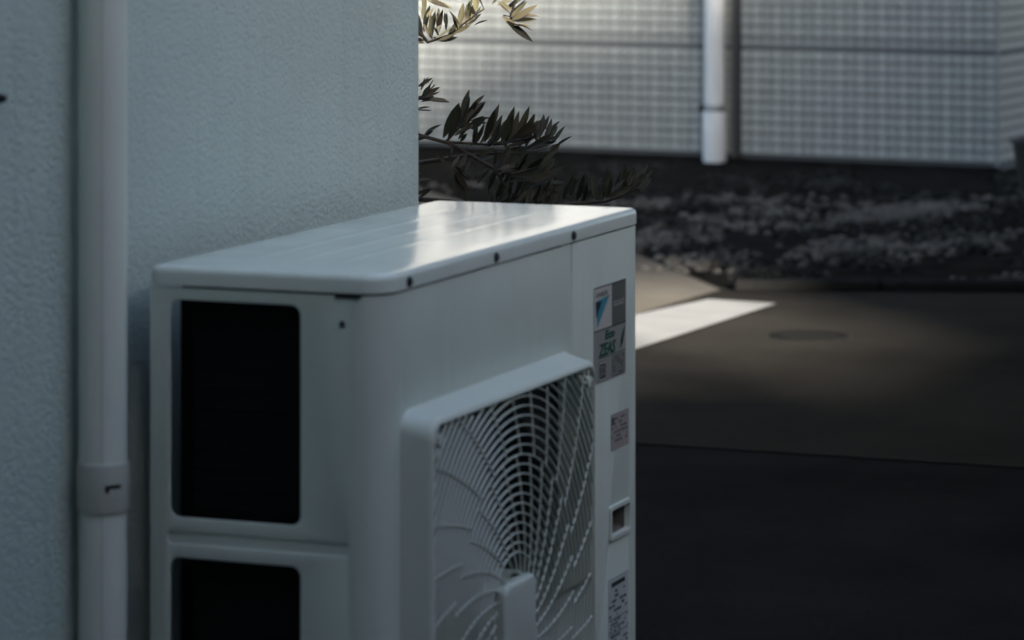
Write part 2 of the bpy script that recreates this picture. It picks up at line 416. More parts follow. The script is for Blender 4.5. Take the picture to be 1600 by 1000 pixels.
# upper storeys, smooth light render above the tiled base
bm = bmesh.new()
P1 = ORG - NF * .004 - NR * .004
cor = [P1, P1 + UL * 12, P1 + UL * 12 + UR * 9, P1 + UR * 9]
lo = [bm.verts.new(p + Vector((0, 0, 1.321))) for p in cor]; hi = [bm.verts.new(p + Vector((0, 0, 9.5))) for p in cor]
for i in range(4): bm.faces.new((lo[i], lo[(i + 1) % 4], hi[(i + 1) % 4], hi[i]))
bm.faces.new(hi); bm.faces.new(list(reversed(lo)))
bm_obj('upper_wall', bm, M['wall_paint'], bld, None)
PW, PH = .0604, .0569
GZ = .632                       # the recessed joint between the courses
def tile_mesh(m, w, h, t):
    bm = bmesh.new()
    a = [bm.verts.new((x * w / 2, 0, z * h / 2)) for x, z in ((-1, -1), (1, -1), (1, 1), (-1, 1))]
    b = [bm.verts.new((x * (w / 2 - .0012), -t, z * (h / 2 - .002))) for x, z in ((-1, -1), (1, -1), (1, 1), (-1, 1))]
    for i in range(4): bm.faces.new((a[i], a[(i + 1) % 4], b[(i + 1) % 4], b[i]))
    bm.faces.new(b)
    bmesh.ops.recalc_face_normals(bm, faces=bm.faces)
    for f in bm.faces:
        if abs(f.normal.y) > .9 and f.normal.y > 0: f.normal_flip()
    me = bpy.data.meshes.new('tile'); bm.to_mesh(me); bm.free(); me.materials.append(m); return me
TM = {k: tile_mesh(M['tile_' + k], PW - .0040, PH - .0072, .010 if k != 'dark' else .006) for k in ('light', 'mid', 'dark')}
rows = [GZ - .008 - PH * (k + .5) for k in range(11)] + [GZ + .008 + PH * (k + .5) for k in range(12)]
spots = []
for ri, z in enumerate(rows):
    if z < .03: continue
    for ci in range(120):
        u = (ci + .5) * PW
        if 1.455 < u < 1.50: continue
        k = 'light' if ci % 2 == 0 else 'mid'
        if ri == 11: k = 'dark'
        spots.append((u if u > .03 else u, z, k, 'f', ci))
    for ci in range(12):
        spots.append(((ci + .5) * PW, z, 'light' if ci % 2 else 'mid', 'r', ci))
BF = Matrix((( -UL.x, -NF.x, 0, 0), (-UL.y, -NF.y, 0, 0), (0, 0, 1, 0), (0, 0, 0, 1)))
BR = Matrix(((UR.x, -NR.x, 0, 0), (UR.y, -NR.y, 0, 0), (0, 0, 1, 0), (0, 0, 0, 1)))
def tile_mat(s):
    u, z, k, side, ci = s
    p = (P0 + UL * (u + .003) if side == 'f' else P0 + UR * (u + .003)) + Vector((0, 0, z))
    m = (BF if side == 'f' else BR).copy(); m.translation = p
    tw = Matrix.Rotation(random.uniform(-.012, .012), 4, 'Z') @ Matrix.Rotation(random.uniform(-.012, .012), 4, 'X')
    return m @ tw
vis = [s for s in spots if s[1] < .97 and (s[3] == 'r' and s[4] < 6 or s[3] == 'f' and s[4] < 56)]
vis.sort(key=lambda s: (s[0] if s[3] == 'f' else s[0] * 2))
single = set(id(s) for s in vis[:299])
inv = Matrix.Translation(-Vector(bld.location))
rest_v, rest_f, rest_m = [], [], []
order = {'light': 0, 'mid': 1, 'dark': 2}
for s in spots:
    mw = tile_mat(s)
    if id(s) in single:
        o = bpy.data.objects.new('tile', TM[s[2]]); C.objects.link(o); o.parent = bld; o.matrix_parent_inverse = inv; o.matrix_basis = mw
    else:
        me = TM[s[2]]; i = len(rest_v)
        rest_v += [mw @ v.co for v in me.vertices]
        for p in me.polygons: rest_f.append(tuple(i + j for j in p.vertices)); rest_m.append(order[s[2]])
rt = raw('tile_field', rest_v, rest_f, [M['tile_light'], M['tile_mid'], M['tile_dark']], bld, None)
for p, k in zip(rt.data.polygons, rest_m): p.material_index = k
tag(rt, kind='stuff')
bm = bmesh.new(); bmesh.ops.create_cube(bm, size=1)
for v in bm.verts: v.co = P0 + NF * (.0055 + v.co.x * .0080) + NR * (.0055 + v.co.y * .0080) + Vector((0, 0, .66 + v.co.z * 1.25))
bm_obj('corner_bead', bm, M['tile_mid'], bld, None)
# dark movement joint beside the downpipe, and the dark foot of the wall
def fbox(name, u0, u1, z0, z1, n0, n1, m, parent, bev=0):
    bm = bmesh.new(); bmesh.ops.create_cube(bm, size=1)
    for v in bm.verts:
        u = u0 + (v.co.x + .5) * (u1 - u0); n = n0 + (v.co.y + .5) * (n1 - n0); z = z0 + (v.co.z + .5) * (z1 - z0)
        v.co = ORG + UL * u + NF * n + Vector((0, 0, z))
    if bev: bmesh.ops.bevel(bm, geom=list(bm.edges), offset=bev, segments=2, affect='EDGES')
    return bm_obj(name, bm, m, parent)
fbox('movement_joint', 1.461, 1.497, .03, 1.32, -.012, -.0075, M['sealant'], bld)
fbox('footing', -.01, 11.9, -.04, .034, -.0125, .012, M['soil'], bld)

# downpipe: stands off the wall on brackets
dp = empty('downpipe', tuple(ORG + UL * 1.585 + NF * .09)); tag(dp, 'white round downpipe fixed to the tiled wall', 'downpipe')
c = ORG + UL * 1.585 + NF * .085
lathe('upper_pipe', [(.055, .325), (.055, 3.2)], c.x, c.y, M['downpipe'], dp, 28)
lathe('lower_pipe', [(.062, .012), (.0635, .03), (.0635, .275), (.061, .285), (.056, .287)], c.x, c.y, M['downpipe'], dp, 28, cap0=True)
lathe('collar', [(.056, .285), (.0575, .29), (.0575, .318), (.054, .324)], c.x, c.y, M['steel'], dp, 28)
fbox('bracket', 1.575, 1.595, .292, .316, -.004, .03, M['steel'], dp)
fbox('clip', 1.645, 1.675, .288, .320, .075, .10, M['black_plastic'], dp)

# ------------------------------------------------------------------ round pipe on the house wall
PX, PY, PR = -.0966, .336, .0300
du = empty('drain_pipe', (PX, PY, 0)); tag(du, 'slim cream plastic pipe with coupling band on the stucco wall left of the air conditioner', 'drain pipe')
lathe('pipe', [(PR, -.02), (PR, 5.9)], PX, PY, M['pvc'], du, 64, True, True)
band = lathe('coupling', [(PR + .0003, .7765), (PR + .0022, .7770), (PR + .0027, .780), (PR + .0027, .8340), (PR + .0020, .8366), (PR + .0003, .8370)], PX, PY, M['pvc_joint'], du, 64)
a0 = R(206)
bm = bmesh.new(); bmesh.ops.create_cube(bm, size=1)
for v in bm.verts:
    r = PR - .0006 + (v.co.x + .5) * .0011; t = a0 + v.co.y * .022
    v.co = Vector((PX + r * math.cos(t), PY + r * math.sin(t), .0 + (v.co.z + .5) * 5.9))
bm_obj('seam', bm, M['pvc_joint'], du)
bm = bmesh.new()
for t0, t1, z0, z1 in ((213, 222, .803, .812), (221.8, 250, .808, .8125)):
    n = 5; vs_ = []
    for i in range(n + 1):
        t = R(t0 + (t1 - t0) * i / n)
        for rr in (PR + .0020, PR + .0030):
            for z in (z0, z1): vs_.append(bm.verts.new((PX + rr * math.cos(t), PY + rr * math.sin(t), z)))
    for i in range(n):
        p = vs_[i * 4:i * 4 + 4]; q = vs_[i * 4 + 4:i * 4 + 8]
        for a, c in ((0, 1), (1, 3), (3, 2), (2, 0)): bm.faces.new((p[a], p[c], q[c], q[a]))
    bm.faces.new((vs_[0], vs_[1], vs_[3], vs_[2])); bm.faces.new(tuple(vs_[-4:][j] for j in (0, 1, 3, 2)))
bm_obj('slot', bm, M['black_plastic'], band, None)
for z in (.35, 1.9, 3.6):
    box('pipe_clip', (PX - .012, PY + PR - .001, z - .012), (PX + .012, WY - .0005, z + .012), M['steel'], du, .002)
# small fixing on the wall at the left edge of the frame
wf = empty('wall_fixing', (-.288, WY - .006, 1.2965)); tag(wf, 'small dark screw fixing on the stucco at the far left of the wall', 'screw fixing')
bm = bmesh.new()
bmesh.ops.create_cone(bm, cap_ends=True, segments=16, radius1=.006, radius2=.004, depth=.008, matrix=Matrix.Translation((-.288, WY - .005, 1.2965)) @ Matrix.Rotation(R(90), 4, 'X'))
bm_obj('plug', bm, M['fan_grey'], wf)

# ------------------------------------------------------------------ the air conditioner outdoor unit
ZS = 1.044; ZB = .085
ac = empty('air_conditioner_unit', (.47, .16, 0)); tag(ac, 'large white air conditioner outdoor unit with swirled fan guard standing against the stucco wall', 'air conditioner')
WP = M['white_paint']
# side panel with openings on to the coil
def sidemap(a, b, c): return (-.0006 + .0008 + c, a, b)
holes = []
for t, bt in ((ZS - .0155, ZS - .2885), (ZS - .3395, ZS - .612), (ZS - .663, ZS - .925)):
    holes.append(rrect(.1115, .2915, bt, t, .013, 6))
gz = ZS - .3145
holes.append(rrect(.044, .2955, gz - .0075, gz + .0075, .006, 4))
side = plate('side_panel', [(.040, ZB), (.320, ZB), (.320, ZS), (.040, ZS)], holes, .003, sidemap, WP, ac, .0011)
# pressed bead between the openings: a shallow hollow channel
NB = 8
bv = []
for k in range(NB + 1):
    t = math.pi * k / NB
    bv.append((math.sin(t) * .006, gz + .0082 * math.cos(t)))
loft('pressed_bead', [[(d + .0002, y, z) for d, z in bv] for y in (.0435, .296)], WP, side, ang=60)
# rear post return
box('rear_post', (.0017, .3085, ZB), (.014, .3205, ZS - .001), WP, ac, .0015)
box('rear_post', (.925, .300, ZB), (.9385, .3205, ZS - .001), WP, ac, .0015)
# rounded front corner (same sheet)
def arc(rx, ry, t): return (.040 - rx * math.cos(t), .040 - ry * math.sin(t))
ts = [R(90 * i / 14) for i in range(15)]
pr = [(-.00136, .046)] + [arc(.04136, .04216, t) for t in ts] + [(.0425, -.00216)]
pi_ = [(.0006, .046)] + [arc(.0394, .0402, t) for t in ts] + [(.0425, -.0002)]
loop2 = pr + pi_[::-1]
loft('corner_panel', [[(x, y, z) for x, y in loop2] for z in (ZB, ZS)], WP, ac, True, True, ang=50)
def frontmap(a, b, c): return (a, -.0006 + c, b)
FX0, FX1, FT, FB = .0465, .655, ZS - .1465, ZS - .790
plate('front_panel', [(.040, ZB), (.6585, ZB), (.6585, ZS), (.040, ZS)], [rrect(FX0 + .004, FX1 - .004, FB + .004, FT - .004, .016, 5)], .003, frontmap, WP, ac, .0009)
# service panel with the far corner
HX0, HX1, HZ0, HZ1 = .8150, .8965, ZS - .4415, ZS - .4015
sp_ = plate('service_panel', [(.6595, ZB), (.926, ZB), (.926, ZS), (.6595, ZS)], [rrect(HX0, HX1, HZ0, HZ1, .003, 3)], .003, lambda a, b, c: (a, -.0016 + c, b), WP, ac, .0009)
RC2 = .014
pr = [(.926 + RC2 * math.sin(R(90 * i / 8)), RC2 - RC2 * math.cos(R(90 * i / 8))) for i in range(9)] + [(.940, .30)]
pi_ = [(x - .002 * (1 if k > 3 else 0), y + .002) for k, (x, y) in enumerate(pr)]
loft('end_panel', [[(x, y - .003, z) for x, y in pr + pi_[::-1]] for z in (ZB, ZS)], WP, ac, True, True, ang=50)
# hand-hold recess in the service panel
hr = [[(x, -.0033, z) for x, z in rrect(HX0 - .004, HX1 + .004, HZ0 - .006, HZ1 + .006, .005, 4)],
      [(x, -.0066, z) for x, z in rrect(HX0 - .003, HX1 + .003, HZ0 - .005, HZ1 + .005, .004, 4)],
      [(x, -.0066, z) for x, z in rrect(HX0 + .002, HX1 - .002, HZ0 + .001, HZ1 - .001, .003, 4)],
      [(x, .002, z) for x, z in rrect(HX0 + .003, HX1 - .003, HZ0 + .002, HZ1 - .002, .003, 4)]]
hd = loft('hand_hold', hr, M['guard_plastic'], ac, ang=30)
hr = [[(x, .002, z) for x, z in rrect(HX0 + .003, HX1 - .003, HZ0 + .002, HZ1 - .002, .003, 4)],
      [(x, .034, z) for x, z in rrect(HX0 + .004, HX1 - .004, HZ0 + .008, HZ1 - .002, .003, 4)]]
loft('cup', hr, M['cup_grey'], hd, False, True, ang=30)

# lid
LX0, LX1, LY0, LY1 = -.0035, .9435, -.0045, .3235
lr = [(.045), .018, .018, .018]
def lrec(ins, z):
    rr = [max(.002, q - ins) for q in lr]
    return [(x, y, z) for x, y in rrect(LX0 + ins, LX1 - ins, LY0 + ins, LY1 - ins, rr, 8)]
LT = ZS + .026
loops = [lrec(.002, ZS + .0022), lrec(.0, ZS + .0030)]
FR = .0085
for i in range(7):
    t = R(90 * i / 6); loops.append(lrec(FR - FR * math.cos(t), LT - FR + FR * math.sin(t)))
loops.append(lrec(.028, LT)); loops.append(lrec(.034, LT + .0004))
lid = loft('lid', loops, M['lid_paint'], ac, True, True, ang=28)
# long pressed ridges in the lid
for y in (.112, .172, .232):
    V = []; n = 10
    for k in range(n + 1):
        t = k / n; V.append((.010 * (t - .5) * 2, .0007 * math.sin(math.pi * t) ** .8))
    sec = []
    for x, s in ((.12, .02), (.135, 1), (.80, 1), (.815, .02)):
        sec.append([(x, y + a * max(s, .3), LT + .0003 + b * s) for a, b in V])
    rv = [p for l in sec for p in l]; rf = []
    for a in range(3):
        for k in range(n): rf.append((a * (n + 1) + k, a * (n + 1) + k + 1, (a + 1) * (n + 1) + k + 1, (a + 1) * (n + 1) + k))
    raw('ridge', rv, rf, M['lid_paint'], lid, 60)
# screws along the front skirt of the lid
for x in (.070, .364, .660):
    bm = bmesh.new()
    mt = Matrix.Translation((x, LY0 - .0012, ZS + .0115)) @ Matrix.Rotation(R(90), 4, 'X')
    bmesh.ops.create_cone(bm, cap_ends=True, segments=6, radius1=.0052, radius2=.0048, depth=.005, matrix=mt)
    bmesh.ops.create_cone(bm, cap_ends=True, segments=20, radius1=.0072, radius2=.0070, depth=.0012, matrix=Matrix.Translation((x, LY0 - .0004, ZS + .0115)) @ Matrix.Rotation(R(90), 4, 'X'))
    bm_obj('screw', bm, M['fan_grey'], lid, 20)
box('notch', (-.0030, .030, ZS - .0030), (-.0008, .064, ZS + .0020), M['black_plastic'], side)
bm = bmesh.new()
bmesh.ops.create_cone(bm, cap_ends=True, segments=14, radius1=.0038, radius2=.0030, depth=.003, matrix=Matrix.Translation((-.0018, .0542, ZS - .0353)) @ Matrix.Rotation(R(90), 4, 'Y'))
bm_obj('screw', bm, M['fan_grey'], side, 20)

# fan guard: raised frame, rings, swirled ribs, hub plate
FD = -.045
GX, GZC = .348, ZS - .466
AX0, AX1, AT, AB = .0565, .6385, ZS - .1655, ZS - .7665
fl = []
def fr(x0, x1, b, t, r, y): return [(x, y, z) for x, z in rrect(x0, x1, b, t, r, 8)]
fl.append(fr(FX0, FX1, FB, FT, .024, .0005))
fl.append(fr(FX0 + .0015, FX1 - .003, FB + .003, FT - .0025, .026, -.006))
fl.append(fr(FX0 + .004, FX1 - .010, FB + .010, FT - .0095, .028, -.036))
for i in range(1, 6):
    t = R(90 * i / 5); k = 1 - math.cos(t)
    fl.append(fr(FX0 + .004 + .006 * k, FX1 - .010 - .006 * k, FB + .010 + .008 * k, FT - .0095 - .008 * k, .026, -.036 - .009 * math.sin(t)))
fl.append(fr(AX0, AX1, AB, AT, .016, FD))
fl.append(fr(AX0 + .001, AX1 - .001, AB + .001, AT - .001, .015, FD + .004))
fl.append(fr(AX0 + .001, AX1 - .001, AB + .001, AT - .001, .015, .010))
guard = loft('fan_guard', fl, M['guard_plastic'], ac, ang=28)
def inside(x, z, mrg=0.0): return AX0 - .0005 + mrg < x < AX1 + .0005 - mrg and AB - .0005 + mrg < z < AT + .0005 - mrg
def strip(bm, pts, half, y0s, dep):
    """upright strip following a path of (x, z): half thickness in the plane, from depth y0 to y1"""
    n = len(pts); rows_ = []
    for i, (x, z) in enumerate(pts):
        a = pts[max(0, i - 1)]; b = pts[min(n - 1, i + 1)]
        dx, dz = b[0] - a[0], b[1] - a[1]; l = math.hypot(dx, dz) or 1; nx, nz = -dz / l, dx / l
        h = half; y0 = y0s(i) if callable(y0s) else y0s; y1 = y0 + dep
        rows_.append([bm.verts.new((x + nx * h * .55, y0, z + nz * h * .55)), bm.verts.new((x + nx * h, y0 + .0018, z + nz * h)), bm.verts.new((x + nx * h * .9, y1, z + nz * h * .9)),
                      bm.verts.new((x - nx * h * .9, y1, z - nz * h * .9)), bm.verts.new((x - nx * h, y0 + .0018, z - nz * h)), bm.verts.new((x - nx * h * .55, y0, z - nz * h * .55))])
    for p, q in zip(rows_, rows_[1:]):
        for k in range(6): bm.faces.new((p[k], p[(k + 1) % 6], q[(k + 1) % 6], q[k]))
def dish(r): return FD + .0015 + .005 * max(0.0, 1 - (r / .32) ** 2)
for k in range(26):
    r = .091 + .0128 * k
    n = 128
    pts = [(GX + r * math.cos(2 * math.pi * i / n), GZC + r * math.sin(2 * math.pi * i / n)) for i in range(n)]
    ok = [inside(*p) for p in pts]
    if not any(ok): continue
    runs = []
    if all(ok): runs = [pts + pts[:2]]
    else:
        s = next(i for i in range(n) if not ok[i]); cur = []
        for i in range(s, s + n + 1):
            if ok[i % n]: cur.append(pts[i % n])
            elif cur:
                if len(cur) > 2: runs.append(cur)
                cur = []
    if not runs: continue
    y0 = dish(r)
    for ru in runs:
        bm = bmesh.new(); strip(bm, ru, .0010, y0, .0036)
        bm_obj('ring', bm, M['guard_plastic'], guard, 50)
NR_ = 28
def spiral(th0, r0, r1, n=26):
    out = []
    for i in range(n + 1):
        r = r0 + (r1 - r0) * i / n; t = R(th0) + R(27.5) * math.log(r / .1)
        p = (GX + r * math.cos(t), GZC + r * math.sin(t))
        if not inside(*p): break
        out.append((p, r))
    return out
for k in range(NR_):
    for part, (off, r0, r1) in enumerate(((0, .066, .219), (-4.6, .219, .43))):
        pr_ = spiral(360 / NR_ * k + off + 4, r0, r1)
        if len(pr_) < 3: continue
        bm = bmesh.new()
        pts = [p for p, r in pr_]
        strip(bm, pts, .0011, lambda i: dish(pr_[i][1]) + .0001, .0024)
        bm_obj('rib', bm, M['guard_plastic'], guard, 50)
hl = [[(x, y, z) for x, z in rrect(GX - .056 + q, GX + .056 - q, GZC - .056 + q, GZC + .056 - q, .012, 5)] for q, y in ((.0, -.020), (.0, FD + .001), (.0025, FD - .0025), (.005, FD - .003))]
loft('hub_plate', hl, M['guard_plastic'], guard, True, True, ang=30)
lathe_l = [[(GX + r * math.cos(2 * math.pi * i / 40), y, GZC + r * math.sin(2 * math.pi * i / 40)) for i in range(40)] for r, y in ((.068, -.012), (.068, FD + .010), (.064, FD + .010), (.064, -.012))]
loft('hub_ring', lathe_l, M['guard_plastic'], guard, ang=30)
for sx, sz in ((1, 1), (-1, 1), (1, -1), (-1, -1)):
    bx = (AX1 - .020) if sx > 0 else (AX0 + .020); bz = (AT - .020) if sz > 0 else (AB + .020)
    bm = bmesh.new()
    bmesh.ops.create_cone(bm, cap_ends=True, segments=18, radius1=.0085, radius2=.0075, depth=.030, matrix=Matrix.Translation((bx, FD + .0155, bz)) @ Matrix.Rotation(R(90), 4, 'X'))
    bm_obj('screw_boss', bm, M['guard_plastic'], guard, 30)
    bm = bmesh.new()
    for dx, dz in ((.018, 0), (-.018, 0), (0, .018), (0, -.018)):
        lo_ = (min(bx, bx + dx) - .0015, FD + .002, min(bz, bz + dz) - .0015); hi_ = (max(bx, bx + dx) + .0015, FD + .012, max(bz, bz + dz) + .0015)
        if dx: lo_ = (min(bx, bx + dx), FD + .002, bz - .0015); hi_ = (max(bx, bx + dx), FD + .0118, bz + .0015)
        add_box(bm, lo_, hi_)
    bm_obj('boss_web', bm, M['guard_plastic'], guard, 30)
# fan, shroud and coil inside
SH = rrect(FX0 + .001, FX1 - .001, FB + .001, FT - .001, .02, 8)
circ = [(GX + .288 * math.cos(2 * math.pi * i / 64), GZC + .288 * math.sin(2 * math.pi * i / 64)) for i in range(64)]
shroud = plate('shroud', [(.03, ZB + .03), (.66, ZB + .03), (.66, ZS - .02), (.03, ZS - .02)], [circ], .004, lambda a, b, c: (a, .016 + c, b), M['fan_grey'], ac)
loft('bell_mouth', [[(GX + r * math.cos(2 * math.pi * i / 64), y, GZC + r * math.sin(2 * math.pi * i / 64)) for i in range(64)] for r, y in ((.288, .014), (.283, .025), (.282, .10))], M['fan_grey'], shroud)
fan = loft('fan', [[(GX + r * math.cos(2 * math.pi * i / 32), y, GZC + r * math.sin(2 * math.pi * i / 32)) for i in range(32)] for r, y in ((.02, .034), (.062, .036), (.070, .045), (.070, .13))], M['fan_grey'], ac, True, False)
for b in range(3):
    V, F = [], []
    nr, na = 8, 8
    for i in range(nr + 1):
        r = .068 + (.268 - .068) * i / nr
        for j_ in range(na + 1):
            sweep = R(78) * (.75 + .25 * i / nr)
            t = R(120 * b + 20) + sweep * (j_ / na) - R(22) * (i / nr) ** 1.5
            V.append((GX + r * math.cos(t), .048 + .075 * (j_ / na), GZC + r * math.sin(t)))
    for i in range(nr):
        for j_ in range(na): F.append((i * (na + 1) + j_, i * (na + 1) + j_ + 1, (i + 1) * (na + 1) + j_ + 1, (i + 1) * (na + 1) + j_))
    raw('blade', V, F, M['fan_grey'], fan, 60)
bm = bmesh.new()
add_box(bm, (.022, .045, ZB + .02), (.048, .272, ZS - .006), .004, 1)
add_box(bm, (.060, .285, ZB + .02), (.66, .310, ZS - .006), .004, 1)
for k in range(36):
    z = ZB + .04 + k * .0255
    add_box(bm, (.0208, .05, z), (.0225, .270, z + .004))
bm_obj('coil', bm, M['coil'], ac, 30)
box('partition', (.660, .010, ZB + .01), (.664, .315, ZS - .004), M['fan_grey'], ac)
box('rear_cover', (.664, .313, ZB), (.926, .318, ZS - .004), WP, ac)
box('base_pan', (.004, .004, ZB - .002), (.936, .316, ZB + .018), WP, ac, .003)
for x in (.13, .74):
    f = box('foot', (x, -.015, .052), (x + .07, .335, ZB - .0025), M['steel'], ac, .003)
    box('rubber_block', (x - .02, -.02, .004), (x + .09, .34, .0515), M['black_plastic'], f, .006)

# stickers on the service panel
YS = -.0033
def lab(name, x0, x1, z0, z1, m, parent, y=YS, t=.0004, r=None):
    if r: return plate(name, rrect(x0, x1, z0, z1, r, 4), [], t, lambda a, b, c: (a, y - t / 2 + c, b), m, parent)
    return box(name, (x0, y - t, z0), (x1, y, z1), m, parent)
st = lab('sticker', .7465, .8838, ZS - .2115, ZS - .0725, M['label_silver'], ac, r=.006)
st['label'] = 'tall sticker with blue triangle and green lettering'
Y1 = YS - .0004
lab('emblem_field', .7475, .8225, ZS - .1345, ZS - .0745, M['label_white'], st, Y1, .0003)
lab('grey_field', .8232, .8835, ZS - .1345, ZS - .0735, M['label_grey'], st, Y1, .0003)
lab('border', .7475, .8835, ZS - .0742, ZS - .0729, M['print_dark'], st, Y1, .0005)
lab('border', .7475, .8835, ZS - .1362, ZS - .1348, M['print_dark'], st, Y1, .0005)
Y2 = Y1 - .0003
def tri(name, pts, m, y):
    return raw(name, [(x, y, z) for x, z in pts] + [(x, y + .0002, z) for x, z in pts], [(0, 1, 2), (3, 5, 4), (0, 3, 4, 1), (1, 4, 5, 2), (2, 5, 3, 0)], m, st, None)
tri('emblem', [(.7560, ZS - .0925), (.8130, ZS - .0880), (.7600, ZS - .1310)], M['print_cyan'], Y2 - .0002)
tri('emblem', [(.7530, ZS - .0935), (.7800, ZS - .0935), (.7560, ZS - .1160)], M['print_navy'], Y2 - .0004)
text_mesh('lettering', 'DAIKIN', .0105, lambda a, b, c: (.7540 + a, Y2 - .0001 - c, ZS - .0875 + b), M['print_grey'], st, sx=1.45)
bm = bmesh.new()
for i, (a, b_, w) in enumerate(((.829, -.1030, .018), (.851, -.1035, .012), (.866, -.1030, .012), (.829, -.1075, .045))):
    add_box(bm, (a, Y2 - .0002, ZS + b_), (a + w, Y2, ZS + b_ + .0028))
bm_obj('printed_line', bm, M['label_silver'], st, None)
text_mesh('lettering', 'Eco', .0175, lambda a, b, c: (.7930 + a, Y2 - .0001 - c, ZS - .1510 + b), M['print_green'], st, shear=.12, sx=1.55, bold=.0007)
text_mesh('lettering', 'ZEAS', .0250, lambda a, b, c: (.7680 + a, Y2 - .0003 - c, ZS - .1735 + b), M['print_green'], st, shear=.2, sx=1.18, bold=.0007)
raw('leaf_mark', [(x, Y2 - .0006, ZS + z) for x, z in ((.8560, -.1720), (.8690, -.1640), (.8765, -.1500), (.8790, -.1390), (.8680, -.1490), (.8600, -.1600))], [(0, 1, 2, 3, 4, 5)], M['print_green'], st, None)
lab('border', .7680, .8835, ZS - .1768, ZS - .1758, M['print_green'], st, Y1, .0003)
lab('icon_frame', .7665, .7990, ZS - .2095, ZS - .1810, M['print_grey'], st, Y1, .0002)
lab('icon_field', .7682, .7973, ZS - .2082, ZS - .1823, M['label_white'], st, Y1 - .0002, .0002)
bm = bmesh.new()
add_box(bm, (.7705, Y2 - .0003, ZS - .2060), (.7950, Y2, ZS - .1845))
bm_obj('icon', bm, M['print_dark'], st, None)
bm = bmesh.new()
for a, b_, w, h in ((.777, -.203, .003, .012), (.783, -.2005, .006, .003), (.786, -.195, .003, .007), (.774, -.190, .010, .002)):
    add_box(bm, (a, Y2 - .0005, ZS + b_), (a + w, Y2 - .0001, ZS + b_ + h))
bm_obj('icon_mark', bm, M['label_silver'], st, None)
lab('text_field', .8240, .8800, ZS - .2095, ZS - .1790, M['label_grey'], st, Y1, .0002)
def lines(name, x0, x1, z0, z1, rows_, m, parent, y, seed, dens=.75):
    rr = random.Random(seed); bm = bmesh.new(); dz = (z1 - z0) / rows_
    for i in range(rows_):
        z = z1 - (i + .5) * dz; x = x0
        while x < x1:
            w = rr.uniform(.002, .011); w = min(w, x1 - x)
            if rr.random() < dens: add_box(bm, (x, y - .0002, z - dz * .28), (x + w, y, z + dz * .28))
            x += w + rr.uniform(.0015, .004)
    return bm_obj(name, bm, m, parent, None)
lines('printed_text', .826, .878, ZS - .2080, ZS - .1800, 6, M['label_silver'], st, Y1 - .0002, 3, .6)
# small caution sticker
cs = lab('caution_sticker', .8198, .8975, ZS - .3170, ZS - .2640, M['label_pink'], ac, r=.002)
lines('printed_text', .8215, .890, ZS - .3070, ZS - .2690, 6, M['print_grey'], cs, YS - .0004, 5, .8)
lab('warning_mark', .8230, .8300, ZS - .2770, ZS - .2690, M['print_dark'], cs, YS - .0006, .0002)
# rating plate
rp = lab('rating_plate', .8090, .8950, ZS - .6700, ZS - .5010, M['label_blue'], ac, r=.002)
lab('heading', .822, .880, ZS - .5150, ZS - .5085, M['print_dark'], rp, YS - .0004, .0002)
lines('printed_text', .8120, .8910, ZS - .5600, ZS - .5190, 6, M['print_dark'], rp, YS - .0004, 11, .35)
lines('printed_text', .8120, .8910, ZS - .5820, ZS - .5620, 4, M['print_dark'], rp, YS - .0004, 12, .6)
lines('printed_text', .8120, .8910, ZS - .6640, ZS - .5840, 12, M['print_dark'], rp, YS - .0004, 13, .55)
for z in (-.5615, -.5835, -.610): lab('rule', .8110, .8930, ZS + z - .0005, ZS + z + .0005, M['print_dark'], rp, YS - .0004, .0003)

